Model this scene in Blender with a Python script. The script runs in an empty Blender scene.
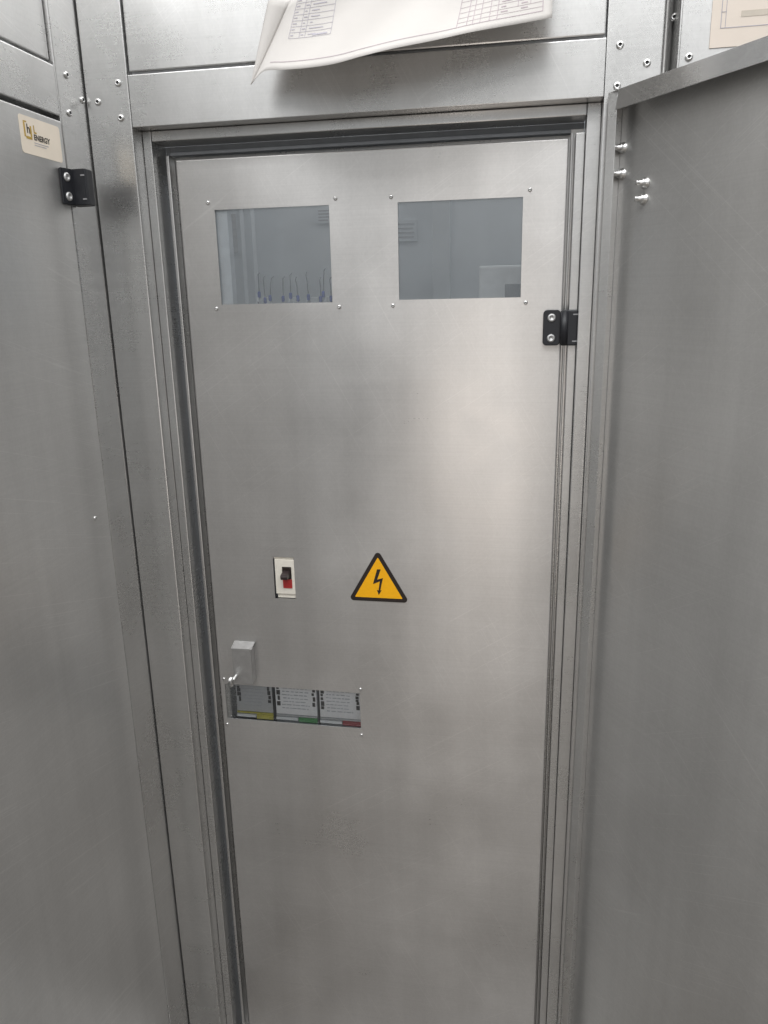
import bpy, bmesh, math, random
from mathutils import Vector, Matrix
random.seed(7)
S = bpy.context.scene
C = S.collection
R = math.radians

# ------------------------------------------------------------------ camera
FPX, PITCH, YAW, ROLL = 776.93, .27074, .18770, -.021826
CAM = Vector((.25495, -1.23723, 1.55122))
W, H = 768, 1024
fw = Vector((-math.sin(YAW)*math.cos(PITCH), math.cos(YAW)*math.cos(PITCH), -math.sin(PITCH)))
r0 = Vector((math.cos(YAW), math.sin(YAW), 0)); u0 = r0.cross(fw)
rt = math.cos(ROLL)*r0 + math.sin(ROLL)*u0
up = math.cos(ROLL)*u0 - math.sin(ROLL)*r0
cd = bpy.data.cameras.new('camera'); cam = bpy.data.objects.new('camera', cd); C.objects.link(cam)
cd.sensor_fit = 'VERTICAL'; cd.sensor_height = 36; cd.lens = FPX*36/H
cd.clip_start = .02; cd.clip_end = 200
m = Matrix((rt, up, -fw)).transposed().to_4x4(); m.translation = CAM
cam.matrix_world = m
S.camera = cam
S.render.resolution_x, S.render.resolution_y = W, H

def ray(px, py): return fw + rt*((px-W/2)/FPX) - up*((py-H/2)/FPX)
def hit(px, py, axis, val):
    d = ray(px, py); return CAM + d*((val-CAM[axis])/d[axis])
def hity(px, py, y=0.): return hit(px, py, 1, y)
def hitx(px, py, x): return hit(px, py, 0, x)

# ------------------------------------------------------------------ world and lamps
wd = bpy.data.worlds.new('World'); S.world = wd; wd.use_nodes = True
bg = wd.node_tree.nodes['Background']
bg.inputs[0].default_value = (.97, .985, .985, 1); bg.inputs[1].default_value = .30
def area(name, loc, target, sx, sy, power, col):
    l = bpy.data.lights.new(name, 'AREA'); l.shape = 'RECTANGLE'; l.size = sx; l.size_y = sy
    l.energy = power; l.color = col
    o = bpy.data.objects.new(name, l); C.objects.link(o); o.location = loc
    d = Vector(target)-Vector(loc); o.rotation_euler = d.to_track_quat('-Z', 'Z' if abs(d.normalized().z) < .99 else 'Y').to_euler()
    return o
area('ceiling_lamp', (.2, -2.6, 4.2), (.2, -2.5, 0), 8.0, 6.0, 260, (1, .99, .975))
area('near_fill', (.0, -1.35, 3.0), (.0, -1.2, 0), 2.4, .5, 27, (.97, .985, 1))  # added fill lamp, lifts the upper part of the fronts; no known fixture
area('high_rear_fill', (0, -7.5, 4.3), (0, 0, 2.6), 11.0, 3.6, 40, (.95, .98, 1))  # unseen fill added behind the camera to brighten the upper steel
area('doorway_lamp', (-.12, -6.0, .55), (-.12, 0, .55), .80, 1.15, 11, (1, .91, .83))
S.view_settings.view_transform = 'Standard'; S.view_settings.look = 'None'
S.view_settings.exposure = 0; S.view_settings.gamma = 1
S.render.engine = 'CYCLES'

# ------------------------------------------------------------------ materials
def nt(name):
    mt = bpy.data.materials.new(name); mt.use_nodes = True
    return mt, mt.node_tree.nodes, mt.node_tree.links, mt.node_tree.nodes['Principled BSDF']
def plain(name, col, rough=.5, metal=0., var=.06, scale=60, spec=.5):
    mt, n, l, b = nt(name)
    geo = n.new('ShaderNodeNewGeometry')
    no = n.new('ShaderNodeTexNoise'); no.inputs['Scale'].default_value = scale; no.inputs['Detail'].default_value = 4
    l.new(geo.outputs['Position'], no.inputs['Vector'])
    mr = n.new('ShaderNodeMapRange'); mr.inputs[1].default_value = .3; mr.inputs[2].default_value = .7
    mr.inputs[3].default_value = 1-var; mr.inputs[4].default_value = 1+var
    l.new(no.outputs['Fac'], mr.inputs[0])
    mx = n.new('ShaderNodeVectorMath'); mx.operation = 'SCALE'; mx.inputs[0].default_value = col
    l.new(mr.outputs[0], mx.inputs['Scale']); l.new(mx.outputs[0], b.inputs['Base Color'])
    b.inputs['Roughness'].default_value = rough; b.inputs['Metallic'].default_value = metal
    b.inputs['Specular IOR Level'].default_value = spec
    return mt
def galvanised(name, col=(.615, .612, .605), rough=.27, aniso=.6, wav=.12, rot=.25, metal=.88):
    mt, n, l, b = nt(name)
    geo = n.new('ShaderNodeNewGeometry')
    def mapped(s):
        mp = n.new('ShaderNodeMapping'); mp.inputs['Scale'].default_value = s
        mp.inputs['Location'].default_value = (3.37, 7.21, 1.93); l.new(geo.outputs['Position'], mp.inputs['Vector']); return mp.outputs[0]
    def noise(vec, sc, det=3, ro=.5):
        t = n.new('ShaderNodeTexNoise'); t.inputs['Scale'].default_value = sc; t.inputs['Detail'].default_value = det
        t.inputs['Roughness'].default_value = ro; l.new(vec, t.inputs['Vector']); return t.outputs['Fac']
    def rng(x, a, b_, lo, hi):
        mr = n.new('ShaderNodeMapRange'); mr.inputs[1].default_value = a; mr.inputs[2].default_value = b_
        mr.inputs[3].default_value = lo; mr.inputs[4].default_value = hi; l.new(x, mr.inputs[0]); return mr.outputs[0]
    def math_(op, a, b_):
        t = n.new('ShaderNodeMath'); t.operation = op
        for i, v in enumerate((a, b_)):
            if isinstance(v, (int, float)): t.inputs[i].default_value = v
            else: l.new(v, t.inputs[i])
        return t.outputs[0]
    grain = noise(mapped((5, 5, 420)), 1.0, 3, .65)          # rolling lines run across the sheet
    mott = noise(mapped((1, 1, 1)), 5.0, 5, .55)            # broad patina
    streak = noise(mapped((22, 22, 1.1)), 1.0, 3, .5)       # faint handling streaks
    vor = n.new('ShaderNodeTexVoronoi'); vor.inputs['Scale'].default_value = 420
    l.new(mapped((1, 1, .55)), vor.inputs['Vector'])
    sp = n.new('ShaderNodeSeparateColor'); l.new(vor.outputs['Color'], sp.inputs[0])
    spang = rng(sp.outputs[0], 0, 1, -.5, .5)
    f = rng(mott, .25, .75, .93, 1.06)
    f = math_('MULTIPLY', f, rng(grain, .3, .7, .972, 1.028))
    f = math_('MULTIPLY', f, rng(streak, .3, .7, .955, 1.04))
    f = math_('ADD', f, math_('MULTIPLY', spang, .04))
    for ry, sc_, lo in ((.55, (5, 5, 640), .735), (-1.05, (4, 4, 760), .745)):      # stray handling scratches
        m0 = n.new('ShaderNodeMapping'); m0.inputs['Rotation'].default_value = (.3, ry, .2)
        l.new(geo.outputs['Position'], m0.inputs['Vector'])
        m1 = n.new('ShaderNodeMapping'); m1.inputs['Scale'].default_value = sc_; l.new(m0.outputs[0], m1.inputs['Vector'])
        f = math_('ADD', f, rng(noise(m1.outputs[0], 1.0, 0, .5), lo, lo+.05, 0., .07))
    sc = n.new('ShaderNodeVectorMath'); sc.operation = 'SCALE'; sc.inputs[0].default_value = col
    l.new(f, sc.inputs['Scale']); l.new(sc.outputs[0], b.inputs['Base Color'])
    b.inputs['Metallic'].default_value = metal
    ro = math_('ADD', rng(mott, .25, .75, rough-.035, rough+.045), math_('MULTIPLY', spang, .008))
    ro = math_('ADD', ro, rng(grain, .3, .7, -.008, .008))
    smudge = noise(mapped((1, 1, .8)), 11.0, 4, .6)
    ro = math_('ADD', ro, rng(smudge, .42, .78, 0., .03))
    l.new(ro, b.inputs['Roughness'])
    b.inputs['Anisotropic'].default_value = aniso; b.inputs['Anisotropic Rotation'].default_value = rot
    tg = n.new('ShaderNodeTangent'); tg.direction_type = 'UV_MAP'; tg.uv_map = 'UVMap'
    l.new(tg.outputs[0], b.inputs['Tangent'])
    wv = noise(mapped((1, 1, .55)), 3.2, 1, .4)             # sheet metal never lies dead flat
    bp = n.new('ShaderNodeBump'); bp.inputs['Strength'].default_value = wav; bp.inputs['Distance'].default_value = .02
    l.new(wv, bp.inputs['Height'])
    l.new(bp.outputs[0], b.inputs['Normal'])
    return mt
STEEL = galvanised('galvanised_steel')
STEELB = galvanised('galvanised_steel_door', (.61, .60, .59), .30, .75, .13, .25, .86)
STEELD = galvanised('galvanised_steel_leaf', (.63, .625, .615), .34, .7, .13, .25, .80)
STEELI = plain('galvanised_steel_inner', (.76, .78, .80), .55, .35, .05, 8)
ZINC = plain('bright_zinc', (.74, .74, .73), .3, 1, .05, 300)
DARK = plain('dark_hole', (.03, .03, .032), .6)
BLACKP = plain('black_plastic', (.016, .017, .021), .42, 0, .12, 400)
GAPFILL = plain('gap_filler', (.34, .36, .39), .7)  # grey set to the tone of shade in the frame gaps
YEL = plain('signal_yellow', (.95, .46, .004), .38, 0, .03, 200)
INK = plain('black_ink', (.018, .012, .01), .45)
IVORY = plain('ivory_plastic', (.80, .76, .68), .4, 0, .04, 120)
RED = plain('red_plastic', (.42, .03, .03), .4, 0, .08, 300)
BROWN = plain('dark_lever_plastic', (.035, .022, .024), .35)
GREYP = plain('grey_plastic', (.30, .30, .31), .5)
LABEL = plain('white_label', (.94, .91, .90), .45, 0, .03, 200)
GREYLABEL = plain('grey_label', (.52, .51, .51), .5, 0, .05, 200)
PRINT = plain('grey_print', (.48, .47, .49), .6)
YST = plain('yellow_strip', (.58, .50, .02), .4); GST = plain('green_strip', (.03, .26, .05), .4); RST = plain('red_strip', (.33, .03, .04), .4)
BLUE = plain('blue_ferrule', (.012, .05, .34), .4); WIRE = plain('grey_wire', (.16, .16, .17), .5)
GOLD = plain('gold_print', (.50, .33, .06), .45); STICK = plain('sticker_white', (.86, .77, .65), .5, 0, .02, 60)
WHITEDEV = plain('white_device_plastic', (.86, .86, .86), .45)
PINKL = plain('drawing_line', (.46, .39, .42), .6); GREYL = plain('drawing_line_grey', (.42, .40, .45), .6)
CONC = plain('concrete', (.15, .134, .118), .17, 0, .15, 3)
def paper_mat(name, col):
    mt, n, l, b = nt(name)
    geo = n.new('ShaderNodeNewGeometry'); no = n.new('ShaderNodeTexNoise'); no.inputs['Scale'].default_value = 22
    l.new(geo.outputs['Position'], no.inputs['Vector'])
    bp = n.new('ShaderNodeBump'); bp.inputs['Strength'].default_value = .1; bp.inputs['Distance'].default_value = .01
    l.new(no.outputs['Fac'], bp.inputs['Height'])
    mr = n.new('ShaderNodeMapRange'); mr.inputs[3].default_value = .97; mr.inputs[4].default_value = 1.03
    l.new(no.outputs['Fac'], mr.inputs[0])
    sc = n.new('ShaderNodeVectorMath'); sc.operation = 'SCALE'; sc.inputs[0].default_value = col
    l.new(mr.outputs[0], sc.inputs['Scale'])
    df = n.new('ShaderNodeBsdfDiffuse'); tr = n.new('ShaderNodeBsdfTranslucent'); mx = n.new('ShaderNodeMixShader')
    mx.inputs[0].default_value = .22
    for s in (df, tr): l.new(sc.outputs[0], s.inputs[0]); l.new(bp.outputs[0], s.inputs['Normal'])
    l.new(df.outputs[0], mx.inputs[1]); l.new(tr.outputs[0], mx.inputs[2])
    l.new(mx.outputs[0], n['Material Output'].inputs[0])
    return mt
PAPER = paper_mat('drawing_paper', (.74, .715, .69)); PAPER2 = paper_mat('cream_paper', (.86, .78, .70))
def pane_mat(name, lo, hi):
    mt, n, l, b = nt(name)
    tr = n.new('ShaderNodeBsdfTransparent'); tr.inputs[0].default_value = (.97, .98, .985, 1)
    gl = n.new('ShaderNodeBsdfGlossy'); gl.inputs['Roughness'].default_value = .05; gl.inputs['Color'].default_value = (.9, .95, 1, 1)
    df = n.new('ShaderNodeBsdfDiffuse'); df.inputs[0].default_value = (.72, .77, .81, 1)
    fr = n.new('ShaderNodeFresnel'); fr.inputs[0].default_value = 1.49
    m1 = n.new('ShaderNodeMixShader'); l.new(fr.outputs[0], m1.inputs[0]); l.new(tr.outputs[0], m1.inputs[1]); l.new(gl.outputs[0], m1.inputs[2])
    geo = n.new('ShaderNodeNewGeometry'); no = n.new('ShaderNodeTexNoise'); no.inputs['Scale'].default_value = 14; no.inputs['Detail'].default_value = 5
    l.new(geo.outputs['Position'], no.inputs['Vector'])
    mr = n.new('ShaderNodeMapRange'); mr.inputs[3].default_value = lo; mr.inputs[4].default_value = hi; l.new(no.outputs['Fac'], mr.inputs[0])
    m2 = n.new('ShaderNodeMixShader'); l.new(mr.outputs[0], m2.inputs[0]); l.new(m1.outputs[0], m2.inputs[1]); l.new(df.outputs[0], m2.inputs[2])
    l.new(m2.outputs[0], n['Material Output'].inputs[0])
    return mt
PANE = pane_mat('hazy_acrylic', .05, .17); CLEAR = pane_mat('clear_acrylic', .0, .02)  # haze: dust plus reflected light mixed into the pane as diffuse colour

# ------------------------------------------------------------------ mesh helpers
def uv(bm):
    bm.normal_update()
    ul = bm.loops.layers.uv.get('UVMap') or bm.loops.layers.uv.new('UVMap')
    for f in bm.faces:
        a = max(range(3), key=lambda i: abs(f.normal[i]))
        for lp in f.loops:
            c = lp.vert.co
            lp[ul].uv = (c.x, c.z) if a == 1 else (c.y, c.z) if a == 0 else (c.x, c.y)
def obj(name, bm, mat, parent=None, smooth=False):
    uv(bm)
    me = bpy.data.meshes.new(name)
    if smooth:
        for f in bm.faces: f.smooth = True
    bm.to_mesh(me); bm.free()
    for mm in (mat if isinstance(mat, (list, tuple)) else [mat]): me.materials.append(mm)
    return link(name, me, parent)
def base_of(o):
    v = Vector(o.location) if o.parent is None else Vector((0, 0, 0))
    return o.get('_m') or v
def link(name, me, parent=None):
    o = bpy.data.objects.new(name, me); C.objects.link(o)
    if parent is not None: adopt(o, parent)
    return o
WM = {}
def wm(o):                                   # world matrix without waiting for the depsgraph
    if o.name in WM: return WM[o.name]
    mm = Matrix.LocRotScale(o.location, o.rotation_euler, o.scale)
    return mm if o.parent is None else wm(o.parent) @ o.matrix_parent_inverse @ mm
def adopt(o, parent):
    o.parent = parent; o.matrix_parent_inverse = wm(parent).inverted()
def tag(o, label, cat, group=None):
    o['label'] = label; o['category'] = cat
    if group: o['group'] = group
    return o
def thing(name, loc, label, cat, group=None):
    o = bpy.data.objects.new(name, None); C.objects.link(o); o.location = loc; o.empty_display_size = .05
    return tag(o, label, cat, group)
def add_box(bm, x0, x1, y0, y1, z0, z1, bev=.0008, seg=2):
    g = bmesh.ops.create_cube(bm, size=1)
    vs = g['verts']
    for v in vs:
        v.co = Vector(((x0+x1)/2+v.co.x*(x1-x0), (y0+y1)/2+v.co.y*(y1-y0), (z0+z1)/2+v.co.z*(z1-z0)))
    if bev:
        es = list({e for v in vs for e in v.link_edges})
        bmesh.ops.bevel(bm, geom=es, offset=bev, segments=seg, affect='EDGES', profile=.6)
def box(name, x0, x1, y0, y1, z0, z1, mat, parent=None, bev=.0008):
    bm = bmesh.new(); add_box(bm, x0, x1, y0, y1, z0, z1, bev); return obj(name, bm, mat, parent)
def lathe_mesh(name, prof, mats, idx=None, n=20):
    """profile (r, h) spun about +Z; idx gives a material index per band"""
    bm = bmesh.new(); rings = []
    for r_, h_ in prof:
        if r_ < 1e-6: rings.append([bm.verts.new((0, 0, h_))])
        else: rings.append([bm.verts.new((r_*math.cos(2*math.pi*k/n), r_*math.sin(2*math.pi*k/n), h_)) for k in range(n)])
    for i in range(len(rings)-1):
        a, b_ = rings[i], rings[i+1]
        for k in range(n):
            k2 = (k+1) % n
            q = [a[k % len(a)], a[k2 % len(a)], b_[k2 % len(b_)], b_[k % len(b_)]]
            q = list(dict.fromkeys(q))
            if len(q) > 2:
                f = bm.faces.new(q); f.smooth = True
                if idx: f.material_index = idx[i]
    bmesh.ops.recalc_face_normals(bm, faces=bm.faces); uv(bm)
    me = bpy.data.meshes.new(name); bm.to_mesh(me); bm.free()
    for mm in mats: me.materials.append(mm)
    return me
def place(name, me, pos, normal, parent=None):
    o = bpy.data.objects.new(name, me); C.objects.link(o); o.location = pos
    o.rotation_euler = Vector(normal).to_track_quat('Z', 'Y').to_euler()
    if parent is not None: adopt(o, parent)
    return o
def extrude_poly(bm, pts, off):
    """closed polygon (list of Vectors) given thickness by vector off"""
    a = [bm.verts.new(p) for p in pts]; b_ = [bm.verts.new(Vector(p)+off) for p in pts]
    bm.faces.new(a); bm.faces.new(list(reversed(b_)))
    for i in range(len(pts)):
        j = (i+1) % len(pts); bm.faces.new((a[i], b_[i], b_[j], a[j]))
    bmesh.ops.recalc_face_normals(bm, faces=bm.faces)
def rounded(pts, r_, n=6):
    out = []
    for i in range(len(pts)):
        p = Vector(pts[i]); a = (Vector(pts[i-1])-p).normalized(); b_ = (Vector(pts[(i+1) % len(pts)])-p).normalized()
        half = a.angle(b_)/2; d = r_/math.tan(half)
        s, e = p+a*d, p+b_*d; c = p+(a+b_).normalized()*(r_/math.sin(half))
        for k in range(n+1):
            t = k/n; v = (s*(1-t)+e*t)-c; out.append(c+v.normalized()*r_)
    return out
def tube(bm, pts, rad, n=8):
    rings = []
    for i, p in enumerate(pts):
        t = (Vector(pts[min(i+1, len(pts)-1)])-Vector(pts[max(i-1, 0)])).normalized()
        a = t.orthogonal().normalized() if abs(t.z) > .99 else t.cross(Vector((0, 0, 1))).normalized(); b_ = t.cross(a)
        rr = rad[i] if isinstance(rad, (list, tuple)) else rad
        rings.append([bm.verts.new(Vector(p)+a*rr*math.cos(2*math.pi*k/n)+b_*rr*math.sin(2*math.pi*k/n)) for k in range(n)])
    for i in range(len(rings)-1):
        for k in range(n): bm.faces.new((rings[i][k], rings[i][(k+1) % n], rings[i+1][(k+1) % n], rings[i+1][k]))
    bm.faces.new(rings[0][::-1]); bm.faces.new(rings[-1])
    bmesh.ops.recalc_face_normals(bm, faces=bm.faces)

RIVET = lathe_mesh('rivet', [(.0050, 0), (.0050, .0008), (.0044, .0018), (.0030, .0024), (.0021, .0023), (.0019, .0008), (.0012, .0006), (0, .0010)], [ZINC, DARK], [0, 0, 0, 0, 1, 1, 1])
SCREW = lathe_mesh('door_screw', [(.0031, 0), (.0031, .0006), (.0027, .0015), (.0015, .0021), (.0009, .0021), (.0008, .0012), (0, .0012)], [ZINC, DARK], [0, 0, 0, 0, 1, 1])
HSCREW = lathe_mesh('hinge_screw', [(.0062, 0), (.0062, .0008), (.0052, .0020), (.0030, .0026), (.0026, .0012), (0, .0010)], [plain('dull_zinc', (.55, .55, .55), .5, .8)], None)
STUD = lathe_mesh('stud_bolt', [(.0075, 0), (.0075, .0012), (.0056, .0013), (.0056, .0062), (.0048, .0070), (.0033, .0070), (.0033, .0150), (.0024, .0160), (0, .0160)], [ZINC], None, 12)

ZB, ZT = -.15, 2.12          # cabinet foot and top
FY = -.05                    # front plane of the frames

# ------------------------------------------------------------------ floor
o = box('floor', -8, 8, -10, 3, ZB-.12, ZB, CONC, None, 0); o['kind'] = 'structure'

# ------------------------------------------------------------------ central cabinet
cab = thing('electrical_cabinet', (0, .2, ZB), 'galvanised steel electrical cabinet with its outer door swung open, facing the viewer', 'cabinet')
PX, LX = .342, .411
box('corner_post', -LX, -PX, FY, .034, ZB, ZT, STEEL, cab, .0014)
box('corner_post', PX, LX+.002, FY, .034, ZB, ZT, STEEL, cab, .0014)
ZL0, ZL1 = 1.803, 1.8735
box('lintel', -PX+.0005, PX-.0005, FY+.0012, .034, ZL0, ZL1, STEEL, cab, .001)
box('bottom_rail', -PX+.0005, PX-.0005, FY+.0012, .034, ZB, -.06, STEEL, cab, .002)
# upper fixed panel in its recess
box('upper_panel', -PX+.002, PX-.002, FY+.004, FY+.010, ZL1+.0045, ZT-.01, STEEL, cab, .002)
box('upper_backing', -PX+.0005, PX-.0005, -.034, .034, ZL1+.0005, ZT, STEELI, cab, .0005)
# frame lips round the inner door
box('frame_lip', -PX+.0005, -.3275, -.020, .030, -.0595, ZL0-.0005, STEEL, cab, .0012)
box('frame_lip', .3225, PX-.0005, -.020, .030, -.0595, ZL0-.0005, STEEL, cab, .0012)
box('frame_lip', -.327, .322, -.0195, .030, 1.7875, ZL0-.0008, STEEL, cab, .0012)
# rear flanges, beads and added dark strips behind the door edge
box('rear_flange', -.327, -.280, .0305, .034, -.06, 1.787, STEEL, cab, .0005)
box('rear_flange', .280, .322, .0305, .034, -.06, 1.787, STEEL, cab, .0005)
box('rear_flange', -.2795, .2795, .0308, .034, 1.735, 1.787, STEEL, cab, .0005)
box('seal_bead', -.3195, -.3140, .008, .030, -.05, 1.772, STEEL, cab, .0015)
box('seal_bead', .3033, .3062, .010, .030, -.05, 1.772, STEEL, cab, .001)
box('seal_bead', -.3135, .3030, .012, .030, 1.7715, 1.7765, GAPFILL, cab, .001)  # darker than the side beads, for the shade above the door
box('shade_strip', -.3272, -.3198, .0285, .0303, -.05, 1.787, GAPFILL, cab, .0004)  # strip added so the recess beside the door reflects dark
box('shade_strip', -.3195, .322, .0285, .0305, 1.7795, 1.7872, GAPFILL, cab, .0004)  # added dark strip, the same for the recess above the door
box('hinge_strip', .3092, .3218, -.007, .030, -.05, 1.768, STEEL, cab, .0012)
# carcass seen through the windows
box('side_wall', -.409, -.407, .0345, .42, ZB, ZT, STEELI, cab, 0)
box('side_wall', .407, .409, .0345, .42, ZB, ZT, STEELI, cab, 0)
box('back_wall', -.4065, .4065, .30, .302, ZB, ZT, STEELI, cab, 0)
bm = bmesh.new(); add_box(bm, -.2480, -.2235, .0075, .026, .95, 1.76, .001)
strip = obj('perforated_strip', bm, plain('strip_zinc', (.84, .85, .86), .5, .0), cab)
HOLE = lathe_mesh('strip_hole', [(.0026, 0), (.0026, .0005), (.0018, .0007), (.0016, .0002), (0, .0002)], [WHITEDEV, WHITEDEV], [0, 0, 0, 1])
for k in range(14):
    q = place('strip_hole', HOLE, (-.2375, .0073, 1.516+k*.0146), (0, -1, 0), strip)
for (px, py) in ((118, 83), (98, 102), (121, 118), (620, 45), (647, 63), (617, 86)):
    place('rivet', RIVET, hity(px, py, FY)-Vector((0, .0003, 0)), (0, -1, 0), cab)

# ---- inner door with its cut-outs
def P(px, py): return hity(px, py, 0)
holes = []
def hole(a, b_):
    A, B = P(*a), P(*b_); holes.append((A.x, B.x, B.z, A.z)); return holes[-1]
h1 = hole((214.6, 210), (332.5, 302.3)); h2 = hole((397.6, 202.3), (520.6, 297.3))
A, B = P(224.4, 685.3), P(361, 728.5); h3 = (A.x+.001, B.x, .7865, .859); holes.append(h3)
h4 = hole((272.6, 556.7), (296, 599.4))
DX, DZ0, DZ1 = .3, -.045, 1.763
xs = sorted({-DX, DX, *[h[i] for h in holes for i in (0, 1)]}); zs = sorted({DZ0, DZ1, *[h[i] for h in holes for i in (2, 3)]})
bm = bmesh.new(); vt = {}
def V(x, z):
    if (x, z) not in vt: vt[x, z] = bm.verts.new((x, 0, z))
    return vt[x, z]
for i in range(len(xs)-1):
    for j in range(len(zs)-1):
        cx, cz = (xs[i]+xs[i+1])/2, (zs[j]+zs[j+1])/2
        if any(h[0] < cx < h[1] and h[2] < cz < h[3] for h in holes): continue
        bm.faces.new((V(xs[i], zs[j]), V(xs[i+1], zs[j]), V(xs[i+1], zs[j+1]), V(xs[i], zs[j+1])))
bm.normal_update()
be = [e for e in bm.edges if e.is_boundary]
outer = [e for e in be if all(abs(abs(v.co.x)-DX) < 1e-5 for v in e.verts) or all(abs(v.co.z-DZ0) < 1e-5 for v in e.verts) or all(abs(v.co.z-DZ1) < 1e-5 for v in e.verts)]
inner_e = [e for e in be if e not in outer]
for es, dep in ((outer, .018), (inner_e, .0022)):
    g = bmesh.ops.extrude_edge_only(bm, edges=es)
    for v in g['geom']:
        if isinstance(v, bmesh.types.BMVert): v.co.y += dep
bmesh.ops.bevel(bm, geom=[e for e in outer if e.is_valid], offset=.0022, segments=3, affect='EDGES', profile=.5)
door = obj('inner_door', bm, STEELB, cab)
def holed_pane(name, h, y0=.0026, ov=.012, mat=PANE):
    return box(name, h[0]-ov, h[1]+ov, y0, y0+.003, h[2]-ov, h[3]+ov, mat, door, 0)
holed_pane('window_pane', h1); holed_pane('window_pane', h2); holed_pane('window_pane', h3, .0026, .008, CLEAR)
for (px, py) in ((208, 202.7), (335.3, 198.3), (216.5, 308.7), (339.3, 306.8), (391, 196.7), (530, 189.5), (393, 305.4), (525.7, 302.4),
                 (224, 679), (227.3, 724), (360.5, 689.3), (361.6, 735)):
    place('door_screw', SCREW, P(px, py)-Vector((0, .0002, 0)), (0, -1, 0), door)
# sheet-metal sealing hood with its seal screw
bm = bmesh.new()
hx0, hx1, hz0, hz1, hy = -.2635, -.2275, .872, .9415, -.019
add_box(bm, hx0, hx1, hy, hy+.0015, hz0, hz1-.0015, .0005)
extrude_poly(bm, [Vector((hx0-.0012, hy+.0002, hz1+.0002)), Vector((hx0-.0005, -.0003, hz1+.0072)), Vector((hx0-.0005, -.0003, hz1+.0057)), Vector((hx0-.0012, hy+.0002, hz1-.0012))], Vector((hx1-hx0+.003, 0, 0)))
add_box(bm, hx0, hx0+.0012, hy+.002, -.0003, hz0+.028, hz1-.002, .0003)
add_box(bm, hx1-.0012, hx1, hy+.002, -.0003, hz0, hz1-.002, .0003)
obj('sealing_hood', bm, plain('hood_zinc', (.50, .50, .50), .38, .85, .08, 90), door)
bm = bmesh.new()
c = hity(236, 676, -.02)
tube(bm, [Vector((c.x, -.0002, c.z)), Vector((c.x, -.036, c.z))], .0032, 12)
tube(bm, [Vector((c.x-.004, -.036, c.z-.013)), Vector((c.x-.0045, -.0365, c.z-.007)), Vector((c.x-.0035, -.036, c.z)), Vector((c.x-.002, -.036, c.z+.006))], [.0035, .0060, .0055, .003], 12)
obj('seal_screw', bm, ZINC, door, True)

# ---- hinge of the inner door
def hinge_inner():
    pr = box('hinge', .2985, .3225, -.0155, -.0078, 1.474, 1.526, BLACKP, cab, .002)
    bm = bmesh.new()
    pts = rounded([(.272, -.0012, 1.474), (.298, -.0012, 1.474), (.298, -.0012, 1.526), (.272, -.0012, 1.526)], .006)
    extrude_poly(bm, pts, Vector((0, -.009, 0)))
    bmesh.ops.bevel(bm, geom=[e for e in bm.edges if all(v.co.y < -.009 for v in e.verts)], offset=.0015, segments=2, affect='EDGES')
    obj('hinge_leaf', bm, BLACKP, pr)
    bm = bmesh.new(); tube(bm, [Vector((.3035, -.0125, 1.4755)), Vector((.3035, -.0125, 1.5245))], .0062, 16); obj('hinge_pin', bm, BLACKP, pr, True)
    for z in (1.4805, 1.5195):
        box('hinge_slot', .3155, .3232, -.0160, -.0154, z-.0009, z+.0009, GREYP, pr, 0)
    for z in (1.485, 1.515): place('hinge_screw', HSCREW, (.2845, -.0103, z), (0, -1, 0), pr)
hinge_inner()

# ---- outer door, swung open to the right (tray with hemmed edges)
ang = R(35); d = Vector((math.sin(ang), -math.cos(ang), 0)); n = Vector((-math.cos(ang), -math.sin(ang), 0))
Q = hit(615.3, 89.7, 2, 1.805)
e_ = ray(600.2, 250); t_ = (Q-CAM).dot(n)/e_.dot(n); E0 = CAM+e_*t_        # hinge-side hem edge on the hem plane
org = Vector((E0.x, E0.y, 0)) - n*.024                                     # panel's inner face
od = bpy.data.objects.new('outer_door', None)
bm = bmesh.new(); LW = .70; z0, z1 = -.06, 1.805
add_box(bm, 0, LW, 0, .0016, z0, z1, .0006)
om = bpy.data.meshes.new('outer_door'); uv(bm); bm.to_mesh(om); bm.free(); om.materials.append(STEELD)
od = bpy.data.objects.new('outer_door', om); C.objects.link(od)
od.location = org; od.rotation_euler = (0, 0, math.atan2(d.y, d.x)); adopt(od, cab)
def odpart(name, boxes, mat=STEEL):
    bm = bmesh.new()
    for b_ in boxes: add_box(bm, *b_, .0008)
    uv(bm); me = bpy.data.meshes.new(name); bm.to_mesh(me); bm.free(); me.materials.append(mat)
    o = bpy.data.objects.new(name, me); C.objects.link(o); o.parent = od; return o
odpart('hinge_side_edge', [(.0002, .0016, -.0225, -.0002, z0, z1-.0002)])
bm = bmesh.new(); add_box(bm, 0, .0135, -.0007, .0007, z0, z1-.0005, .0006); bm.transform(Matrix.Translation((.0002, -.0233, 0)) @ Matrix.Rotation(R(22), 4, 'Z'))
uv(bm); me = bpy.data.meshes.new('side_hem'); bm.to_mesh(me); bm.free(); me.materials.append(STEEL)
o = bpy.data.objects.new('side_hem', me); C.objects.link(o); o.parent = od
odpart('top_edge', [(.0018, LW-.0018, -.0224, -.0002, z1-.0016, z1-.0003), ])
bm = bmesh.new(); add_box(bm, .0203, LW-.0203, -.0007, .0007, -.0255, 0, .0006); bm.transform(Matrix.Translation((0, -.0233, z1-.0004)) @ Matrix.Rotation(R(-9), 4, 'X'))
uv(bm); me = bpy.data.meshes.new('top_hem'); bm.to_mesh(me); bm.free(); me.materials.append(STEEL)
o = bpy.data.objects.new('top_hem', me); C.objects.link(o); o.parent = od
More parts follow.
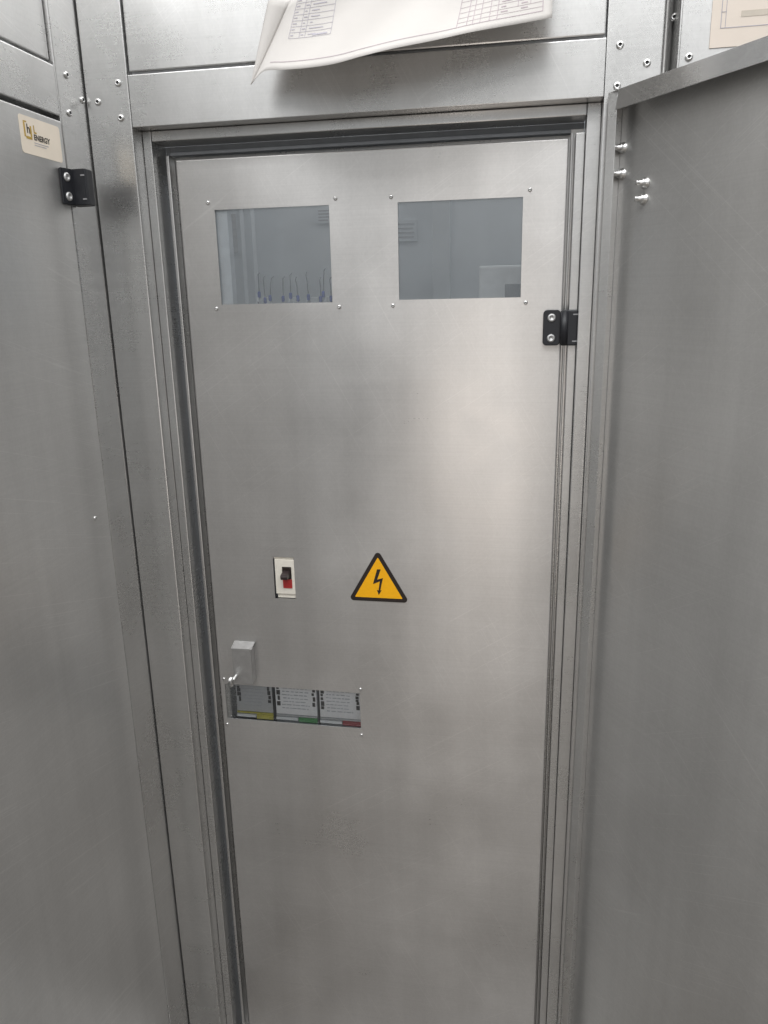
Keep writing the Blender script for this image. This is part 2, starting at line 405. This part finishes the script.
#
odpart('free_side_edge', [(LW-.0016, LW-.0002, -.0225, -.0002, z0, z1-.0002), (LW-.020, LW-.0002, -.024, -.0226, z0, z1-.0005)])
odpart('bottom_edge', [(.0018, LW-.0018, -.0224, -.0002, z0+.0003, z0+.0016), (.0203, LW-.0203, -.0240, -.0226, z0+.0004, z0+.026)])
for (px, py) in ((623.5, 148), (622.5, 174), (645.5, 183), (644, 199)):
    e_ = ray(px, py); q = CAM+e_*((org-CAM).dot(n)/e_.dot(n))
    place('stud_bolt', STUD, q+n*.0002, n, od)

# ------------------------------------------------------------------ left cabinet, standing at right angles
SX = -.4130
left = thing('electrical_cabinet', (SX-.25, -.45, ZB), 'steel cabinet at the left with closed door, logo sticker and black hinge', 'cabinet')
box('corner_post', SX-.06, SX, -.122, .030, ZB, ZT, STEEL, left, .002)
box('gap_light_block', SX+.0001, -.4111, -.034, -.028, ZB, ZT, GAPFILL, left, 0)  # added strip, stops light showing through the corner gap
box('lintel', SX-.06, SX-.001, -.90, -.1225, 1.808, 1.8735, STEEL, left, .002)
box('upper_panel', SX-.012, SX-.006, -.90, -.124, 1.8790, ZT-.01, STEEL, left, .002)
box('upper_backing', SX-.09, SX-.061, -.90, .03, 1.70, ZT, STEELI, left, 0)
ld = box('cabinet_door', SX-.030, SX+.0015, -.89, -.1255, -.06, 1.8005, STEELD, left, .0016)
box('door_gap_backing', SX-.060, SX-.032, -.89, -.1225, ZB, 1.8075, STEELI, left, 0)
q = hitx(95, 518, SX+.0015); place('door_screw', SCREW, q, (1, 0, 0), ld)
for (px, py) in ((66, 75), (82, 100), (69, 113)): place('rivet', RIVET, hitx(px, py, SX)+Vector((.0003, 0, 0)), (1, 0, 0), left)
# its hinge: leaf on the door, thick knuckle body standing off the post
zb, zt = 1.688, 1.737
bm = bmesh.new()
prof = [(SX+.0020, -.1490), (SX+.0075, -.1500), (SX+.0110, -.1290), (SX+.0290, -.1300), (SX+.0320, -.1270), (SX+.0310, -.1080), (SX+.0020, -.1040)]
extrude_poly(bm, [Vector((a, b_, zb)) for a, b_ in prof], Vector((0, 0, zt-zb)))
bmesh.ops.bevel(bm, geom=list(bm.edges), offset=.0012, segments=2, affect='EDGES')
lh = obj('hinge', bm, BLACKP, left)
for z in (zb+.011, zt-.012):
    place('hinge_screw', HSCREW, (SX+.0089, -.1405, z), (.985, -.17, 0), lh)
for z in (zb+.008, zt-.009): box('hinge_slot', SX+.0245, SX+.0300, -.1308, -.1290, z-.0009, z+.0009, GREYP, lh, 0)

# ------------------------------------------------------------------ right cabinet behind the open door
rc = thing('electrical_cabinet', (.80, .2, ZB), 'steel cabinet at the right, mostly hidden behind the open door', 'cabinet')
box('corner_post', .4325, .4348, FY+.0005, .034, ZB, ZT, STEEL, rc, .0006)
box('front_panel', .4350, 1.20, FY+.0005, FY+.002, ZB, ZT, STEEL, rc, .0006)
box('side_wall', .4328, .4348, .0345, .42, ZB, ZT, STEELI, rc, 0)
bm = bmesh.new(); tube(bm, [Vector((.4240, .012, ZB)), Vector((.4240, .012, ZT))], .009, 20); obj('joint_tube', bm, STEEL, rc, True)
place('rivet', RIVET, hity(689, 57, FY)-Vector((0, .0003, 0)), (0, -1, 0), rc)
place('rivet', RIVET, hity(676, 17, .0)+Vector((-.002, 0, 0)), (-.3, -1, 0), rc)

# ------------------------------------------------------------------ warning triangle
t1, t2, ta = P(351.2, 600), P(407, 602.5), P(378.8, 552.5)
ws = thing('warning_sign', (0.007, 0, 1.043), 'yellow triangular high voltage sticker with black border and lightning bolt', 'sign')
cx = (t1.x+t2.x)/2; wz = (t1.z+t2.z)/2; hw = (t2.x-t1.x)/2+.0046; hh = ta.z-wz+.0052
tri = lambda y, k=0.: [(cx-hw+k*1.732, y, wz+k), (cx+hw-k*1.732, y, wz+k), (cx, y, wz+hh-2*k)]
bm = bmesh.new(); extrude_poly(bm, rounded(tri(-.0010), .0055), Vector((0, .0008, 0))); obj('black_border', bm, INK, ws)
bm = bmesh.new(); extrude_poly(bm, rounded(tri(-.0013, .0068), .001, 2), Vector((0, .00025, 0))); obj('yellow_field', bm, YEL, ws)
def TP(u, v):      # sticker crop 340..420 x 540..615 shown at 9.6
    q = P(340+u/9.6, 540+v/9.6); return Vector((q.x, -.0016, q.z))
bm = bmesh.new()
extrude_poly(bm, [TP(*c) for c in ((357, 278), (392, 280), (358, 378), (414, 362), (388, 482), (402, 478), (374, 524), (356, 476), (371, 482), (384, 394), (318, 420))], Vector((0, .00025, 0)))
obj('lightning_bolt', bm, INK, ws)

# ------------------------------------------------------------------ circuit breaker in its slot
cb = thing('circuit_breaker', ((h4[0]+h4[1])/2, .02, h4[2]), 'small ivory circuit breaker with dark lever and red field in the door slot', 'breaker')
x0, x1, zz0, zz1 = h4
w_, h_ = x1-x0, zz1-zz0
bm = bmesh.new()
add_box(bm, x0+.0025, x1+.0008-.001, .0005, .06, zz0+.009, zz1-.005, .001)
add_box(bm, x0+.0045, x1-.0005, .0035, .06, zz0+.0008, zz0+.0085, .0008)
add_box(bm, x0+.0005, x1-.0015, .0030, .06, zz1-.0046, zz1-.0006, .0006)
body = obj('breaker_body', bm, IVORY, cb)
fx0, fx1 = x0+.42*w_, x0+.85*w_
box('lever_slot', fx0, fx1, -.0008, .0004, zz0+.48*h_, zz0+.77*h_, INK, cb, .0002)
box('red_field', fx0+.0004, fx1+.0004, -.0010, .0004, zz0+.265*h_, zz0+.475*h_, RED, cb, .0003)
bm = bmesh.new()
lz = zz0+.60*h_
extrude_poly(bm, [Vector((fx0+.0015, -.0004, lz-.006)), Vector((fx0+.0015, -.0004, lz+.007)), Vector((fx0+.0015, -.017, lz+.0035)), Vector((fx0+.0015, -.0185, lz+.001)), Vector((fx0+.0015, -.017, lz-.005))], Vector((fx1-fx0-.004, 0, 0)))
bmesh.ops.bevel(bm, geom=list(bm.edges), offset=.0008, segments=2, affect='EDGES')
obj('lever', bm, BROWN, cb)

# ------------------------------------------------------------------ three labelled current transformers behind the lower slot
spec = [(236.5, 273.5, YST, GREYLABEL, 'current transformer with yellow strip and grey label, left in the low slot'),  # first unit sits in shade, put into its grey label and black body
        (275.5, 317.5, GST, LABEL, 'current transformer with green strip and white label, middle of the low slot'),
        (319.3, 361.5, RST, LABEL, 'current transformer with red strip and white label, right in the low slot')]
for (a, b_, strip_m, lab_m, text) in spec:
    yb = .0125
    xa, xb = hity(a, 700, yb).x, hity(b_, 705, yb).x
    ct = thing('current_transformer', ((xa+xb)/2, .06, .74), text, 'transformer', 'current transformers in the low slot')
    box('transformer_body', xa, xb, yb, .11, .735, .90, BLACKP if lab_m is GREYLABEL else GREYP, ct, .0015)
    lb = box('label_plate', xa+.001, xb-.001, yb-.0012, yb-.0002, .7985, .872, lab_m, ct, .0003)
    for sx in (xa+.003, xb-.0105):
        bm = bmesh.new(); z = .866
        while z > .818:
            hh2 = random.uniform(.004, .010); ww = random.uniform(.004, .0075); ox = random.uniform(0, .0075-ww)
            add_box(bm, sx+ox, sx+ox+ww, yb-.0019, yb-.0012, z-hh2, z, 0); z -= hh2+random.uniform(.0005, .003)
        obj('terminal_mark', bm, INK, ct)
    bm = bmesh.new()
    for k in range(8):
        z = .859-k*.0068; x = xa+random.uniform(.0125, .016); xe = xb-random.uniform(.014, .024)
        while x < xe:
            ww = random.uniform(.003, .010); add_box(bm, x, min(x+ww, xe), yb-.0016, yb-.0012, z-.0006, z+.0006+random.uniform(0, .0008), 0); x += ww+random.uniform(.0012, .003)
    obj('printed_text', bm, PRINT, ct)
    box('clear_ledge', xa+.001, xb-.001, yb-.004, yb-.0005, .7955, .7980, GREYLABEL if lab_m is LABEL else YST, ct, .0008)
    mid = xa+(xb-xa)*.55
    box('white_strip', xa+.001, mid-.001, yb-.005, yb-.0005, .7880, .7935, WHITEDEV, ct, .0008)
    box('phase_strip', mid, xb-.0005, yb-.005, yb-.0005, .7855, .7952, strip_m, ct, .0008)

# ------------------------------------------------------------------ things inside, behind the upper windows
wc = [(187, 155), (225, 193), (257, 178), (340, 182), (388, 163), (435, 180), (502, 172), (580, 185), (597, 153), (647, 182)]
ORD = ['leftmost', 'second from left', 'third from left', 'fourth from left', 'fifth from left', 'fifth from right', 'fourth from right', 'third from right', 'second from right', 'rightmost']
for i, (u, v) in enumerate(wc):
    q = hity(230+u/6.4, 270+v/6.4, .014)
    wr = thing('control_wire', (q.x, q.y, q.z-.01), ORD[i]+' of the ten thin wires with blue ferrules in the left window', 'wire', 'wires behind the left window')
    bm = bmesh.new(); s = random.uniform(-1, 1)
    k_ = random.uniform(.45, 1.0)
    tube(bm, [q+Vector((0, 0, -.004)), q+Vector((.0006*s, .001, .008)), q+Vector((-.001+.002*s, .004, .018+.006*k_)), q+Vector((-.003+.004*s, .010, .022+.014*k_)), q+Vector((-.004+.005*s, .022, .024+.016*k_))], .0009, 8)
    obj('insulation', bm, WIRE, wr, True)
    bm = bmesh.new(); tube(bm, [q+Vector((0, 0, -.0055)), q+Vector((0, 0, -.004)), q+Vector((0, 0, .003)), q+Vector((0, 0, .0045))], [.0016, .0027, .0027, .0015], 10)
    obj('ferrule', bm, BLUE, wr, True)
    bm = bmesh.new(); tube(bm, [q+Vector((0, 0, -.06)), q+Vector((0, 0, -.0055))], .0009, 8); obj('bare_tip', bm, ZINC, wr, True)
for k, px in enumerate((259, 291, 309, 324)):
    q = hity(px, 299.0, .018)
    tb = thing('terminal_block', (q.x, .08, q.z-.04), ('leftmost', 'second', 'third', 'rightmost')[k]+' white terminal block under the blue wire ends', 'terminal', 'terminal blocks in the left window')
    box('block_body', q.x-.0042, q.x+.0042, .0175, .06, q.z-.045, q.z+.003, WHITEDEV, tb, .001)
    box('block_clamp', q.x-.0025, q.x+.0025, .0166, .0173, q.z-.02, q.z-.004, GREYP, tb, .0002)
for (px, y, w2, mt) in ((240, .20, .004, STEELI), (247, .24, .012, STEELI), (441, .25, .016, STEELI)):
    q = hity(px, 250, y); box('upright_profile', q.x-w2, q.x+w2, y, y+.02, 1.0, 2.05, mt, cab, .001)
a, b_ = hity(479, 266, .14), hity(526, 330, .14)
em = thing('energy_meter', ((a.x+b_.x)/2, .18, b_.z), 'pale boxy meter low in the right window', 'meter')
box('meter_case', a.x, b_.x+.03, .14, .22, b_.z, a.z, WHITEDEV, em, .004)
a2, b2 = hity(505, 284, .1385), hity(524, 305, .1385)
box('meter_display', a2.x, b2.x, .1375, .1398, b2.z, a2.z, GREYP, em, .0005)
for (p0, p1, y, mt, text) in (((394, 220), (417, 241), .297, STEELI, 'white label plate near the left edge of the right window'),
                              ((229, 214), (254, 252), .297, GREYLABEL, 'grey label sheet upper left in the left window'),
                              ((316, 208), (334, 223), .297, STEELI, 'small white plate at the upper right of the left window')):
    a, b_ = hity(*p0, y), hity(*p1, y)
    lp = thing('label_plate', ((a.x+b_.x)/2, y, b_.z), text, 'label')
    box('plate', a.x, b_.x, y, y+.0015, b_.z, a.z, mt, lp, .0003)
    bm = bmesh.new()
    for k in range(4):
        z = b_.z+(a.z-b_.z)*(.2+.2*k); add_box(bm, a.x+.004, b_.x-.004-random.uniform(0, .01), y-.0006, y-.0001, z-.0012, z+.0012, 0)
    obj('printed_text', bm, PRINT, lp)

# ------------------------------------------------------------------ logo sticker on the left door
XS = SX+.0019
sk = thing('logo_sticker', (SX+.0016, -.18, 1.745), 'cream company sticker with gold logo and dark lettering on the left door', 'sticker')
ya, yb_, za, zb_ = -.2265, -.134, 1.7445, 1.7915
bm = bmesh.new(); extrude_poly(bm, rounded([(XS, ya, za), (XS, yb_, za), (XS, yb_, zb_), (XS, ya, zb_)], .004, 4), Vector((-.0003, 0, 0)))
obj('sticker_sheet', bm, STICK, sk)
sw, sh = yb_-ya, zb_-za
def sbar(bm, u0_, u1_, v0_, v1_, x=.0001): add_box(bm, XS+.00002, XS+x+.0001, ya+u0_*sw, ya+u1_*sw, za+v0_*sh, za+v1_*sh, 0)
bm = bmesh.new(); sbar(bm, .09, .125, .44, .82); sbar(bm, .128, .27, .40, .47); sbar(bm, .24, .275, .475, .76); sbar(bm, .09, .17, .825, .86); obj('gold_logo', bm, GOLD, sk)
def text(name, s, size, u_, v_, mat, bold=0.):
    cu = bpy.data.curves.new(name, 'FONT'); cu.body = s; cu.size = size; cu.offset = bold; cu.resolution_u = 3
    to = bpy.data.objects.new(name+'_tmp', cu); C.objects.link(to)
    dg = bpy.context.evaluated_depsgraph_get(); me = bpy.data.meshes.new_from_object(to.evaluated_get(dg))
    bpy.data.objects.remove(to); bpy.data.curves.remove(cu)
    for v in me.vertices:
        x, y = v.co.x, v.co.y; v.co = (XS+.0003, ya+u_*sw+x, za+v_*sh+y)
    me.materials.clear(); me.materials.append(mat); return link(name, me, sk)
text('lettering', 'h', .016, .155, .555, INK, .0003)
text('lettering', 'L', .0135, .315, .60, GOLD, .0004)
text('lettering', 'ENERGY', .0098, .31, .42, INK, .0003)
bm = bmesh.new()
for k in range(2): sbar(bm, .31, .66-.06*k, .33-.06*k, .355-.06*k)
obj('fine_print', bm, PRINT, sk)

# ------------------------------------------------------------------ wiring drawing curling off the upper panel
sheet = thing('drawing_sheet', (.08, -.12, 1.84), 'large white wiring drawing with printed tables curling off the upper panel', 'drawing')
def lerp(a, b_, t): return a+(b_-a)*t
def interp(tab, t):
    for (a, va), (b_, vb) in zip(tab, tab[1:]):
        if t <= b_: return lerp(va, vb, (t-a)/(b_-a)) if not isinstance(va, tuple) else tuple(lerp(p_, q_, (t-a)/(b_-a)) for p_, q_ in zip(va, vb))
    return tab[-1][1]
BOT = [(0, (251, 85, -.092)), (.045, (263, 71.5, -.115)), (.10, (280, 70, -.130)), (.19, (306, 68, -.142)), (.28, (332, 64, -.148)), (.37, (359, 57, -.150)), (.56, (417, 44.4, -.148)), (.76, (475, 31.5, -.142)), (1, (552, 17.8, -.128))]
bot = [(t, hity(a, b_, y)) for t, (a, b_, y) in BOT]
def smooth_interp(tab, t):
    ts = [a for a, _ in tab]; k = max(i for i in range(len(ts)) if ts[i] <= t+1e-9); k = min(k, len(ts)-2)
    p1, p2 = tab[k][1], tab[k+1][1]; p0 = tab[max(k-1, 0)][1]; p3 = tab[min(k+2, len(ts)-1)][1]
    t0, t1_, t2_, t3 = ts[max(k-1, 0)], ts[k], ts[k+1], ts[min(k+2, len(ts)-1)]
    m1 = (p2-p0)/(t2_-t0); m2 = (p3-p1)/(t3-t1_); hgt = t2_-t1_; s = (t-t1_)/hgt
    return p1*(2*s**3-3*s*s+1)+m1*hgt*(s**3-2*s*s+s)+p2*(-2*s**3+3*s*s)+m2*hgt*(s**3-s*s)
tl = hity(291, 0, -.115); tr_ = Vector((bot[-1][1].x+.0005, -.105, 2.0))
def SH(u, v):
    b0 = smooth_interp(bot, u)
    left_top = tl + (tl-bot[1][1])*.35
    top = Vector((lerp(left_top.x, tr_.x, u), lerp(left_top.y, tr_.y, min(1, u*1.6)), lerp(left_top.z, tr_.z, u)))
    w = lerp(0, 1, v); p_ = b0.lerp(top, w)
    p_.y += .012*math.sin(math.pi*min(1, v))*(.3+.7*math.sin(math.pi*u))
    p_.y += (.0022*math.sin(9*u+4*v)+.0013*math.sin(21*u-7*v+1))*math.sin(math.pi*u)
    k = max(0., (v-.76)/.24); k = k*k*(3-2*k); p_.y = lerp(p_.y, FY+.0030, k)
    return p_
def grid(fn, nu, nv, name, mat, parent, thick=.00025):
    bm = bmesh.new(); vs = [[bm.verts.new(fn(i/nu, j/nv)) for j in range(nv+1)] for i in range(nu+1)]
    for i in range(nu):
        for j in range(nv): bm.faces.new((vs[i][j], vs[i+1][j], vs[i+1][j+1], vs[i][j+1]))
    o = obj(name, bm, mat, parent, True)
    sm = o.modifiers.new('thickness', 'SOLIDIFY'); sm.thickness = thick; sm.offset = 1
    return o
grid(SH, 60, 20, 'paper', PAPER, sheet)
ftop = hity(268.5, 0, -.085); ftip = bot[0][1]
def FL(u, v):
    e0 = SH(0, v); tp = ftop+(ftop-ftip)*.30
    e1 = (ftip+Vector((-.0003, -.0006, -.0002))).lerp(tp, v)
    p_ = e1.lerp(e0, u); p_.y -= .012*math.sin(math.pi*u)*v
    k = max(0., (v-.76)/.24); k = k*k*(3-2*k); p_.y = lerp(p_.y, FY+.0030, k)
    return p_
grid(FL, 8, 20, 'curled_margin', PAPER, sheet)
for u in (.08, .5, .92):
    q = SH(u, 1.); box('adhesive_tape', q.x-.012, q.x+.012, FY+.0016, FY+.0024, q.z-.012, q.z+.014, IVORY, sheet, 0)
def ribbon(bm, a, b_, w=.0006, n_=24):
    prev = None
    for k in range(n_+1):
        u, v = lerp(a[0], b_[0], k/n_), lerp(a[1], b_[1], k/n_)
        p_ = SH(u, v); du = SH(min(1, u+.004), v)-SH(max(0, u-.004), v); dv = SH(u, min(1, v+.01))-SH(u, max(0, v-.01))
        nn = du.cross(dv).normalized()
        if nn.y > 0: nn = -nn
        t = (du*(b_[0]-a[0])*100+dv*(b_[1]-a[1])*50).normalized(); s_ = t.cross(nn).normalized()*w*.5
        c = p_+nn*.0007; pr = (bm.verts.new(c+s_), bm.verts.new(c-s_))
        if prev: bm.faces.new((prev[0], prev[1], pr[1], pr[0]))
        prev = pr
bm = bmesh.new(); ribbon(bm, (.055, .085), (.97, .085), .0009, 60); ribbon(bm, (.97, .085), (.97, .95), .0009); obj('border_line', bm, PINKL, sheet)
bm = bmesh.new()
us = [.69, .725, .745, .77, .80, .825]
for u in us: ribbon(bm, (u, .085), (u, .6), .0007, 10)
for v in (.13, .18, .235, .29, .35, .41): ribbon(bm, (.69, v), (.97, v), .0005, 16)
for u in (.89, .93): ribbon(bm, (u, .18), (u, .6), .0006, 10)
for v in (.155, .205, .26, .32, .38):
    for u in (.835, .90):
        ribbon(bm, (u, v), (u+random.uniform(.015, .035), v), .0014, 4)
obj('title_block', bm, PINKL, sheet)
bm = bmesh.new()
for u in (.075, .11, .13, .225): ribbon(bm, (u, .33), (u-.05, .9), .0006, 12)
for k in range(8): ribbon(bm, (.075-.0053*k, .33+.06*k), (.225-.0053*k, .33+.06*k), .0005, 10)
ribbon(bm, (.155, .35), (.21, .35), .0022, 8)
for k in range(7):
    for u in (.079, .114, .140):
        u1 = u+random.uniform(.008, .014 if u < .13 else .06); v = .36+.06*k; d_ = -.0053*k-.0028
        ribbon(bm, (u+d_, v), (u1+d_, v), .0012, 4)
obj('parts_table', bm, GREYL, sheet)

# ------------------------------------------------------------------ second drawing on the right cabinet
a = hity(709, 48.5, FY)
p2 = thing('drawing_sheet', (a.x+.12, FY, a.z), 'cream paper drawing taped flat on the right cabinet above the open door', 'drawing')
box('paper', a.x, a.x+.297, FY-.0009, FY-.0003, a.z, a.z+.21, PAPER2, p2, 0)
bm = bmesh.new(); yl = FY-.0013
bx, bz = hity(720, 28.5, FY).x, hity(720, 28.5, FY).z
for (xa, xb, za_, zb2) in ((bx, bx+.27, bz-.0004, bz+.0004), (bx, bx+.0008, bz, bz+.17), (bx+.0055, bx+.0061, bz, bz+.17), (bx, bx+.006, bz+.018, bz+.0186)):
    add_box(bm, xa, xb, yl, yl+.0003, za_, zb2, 0)
obj('border_line', bm, GREYL, p2)
bm = bmesh.new(); add_box(bm, bx+.024, bx+.09, yl, yl+.0003, bz+.011, bz+.018, 0); obj('title_text', bm, plain('faded_print', (.52, .47, .40), .6), p2)
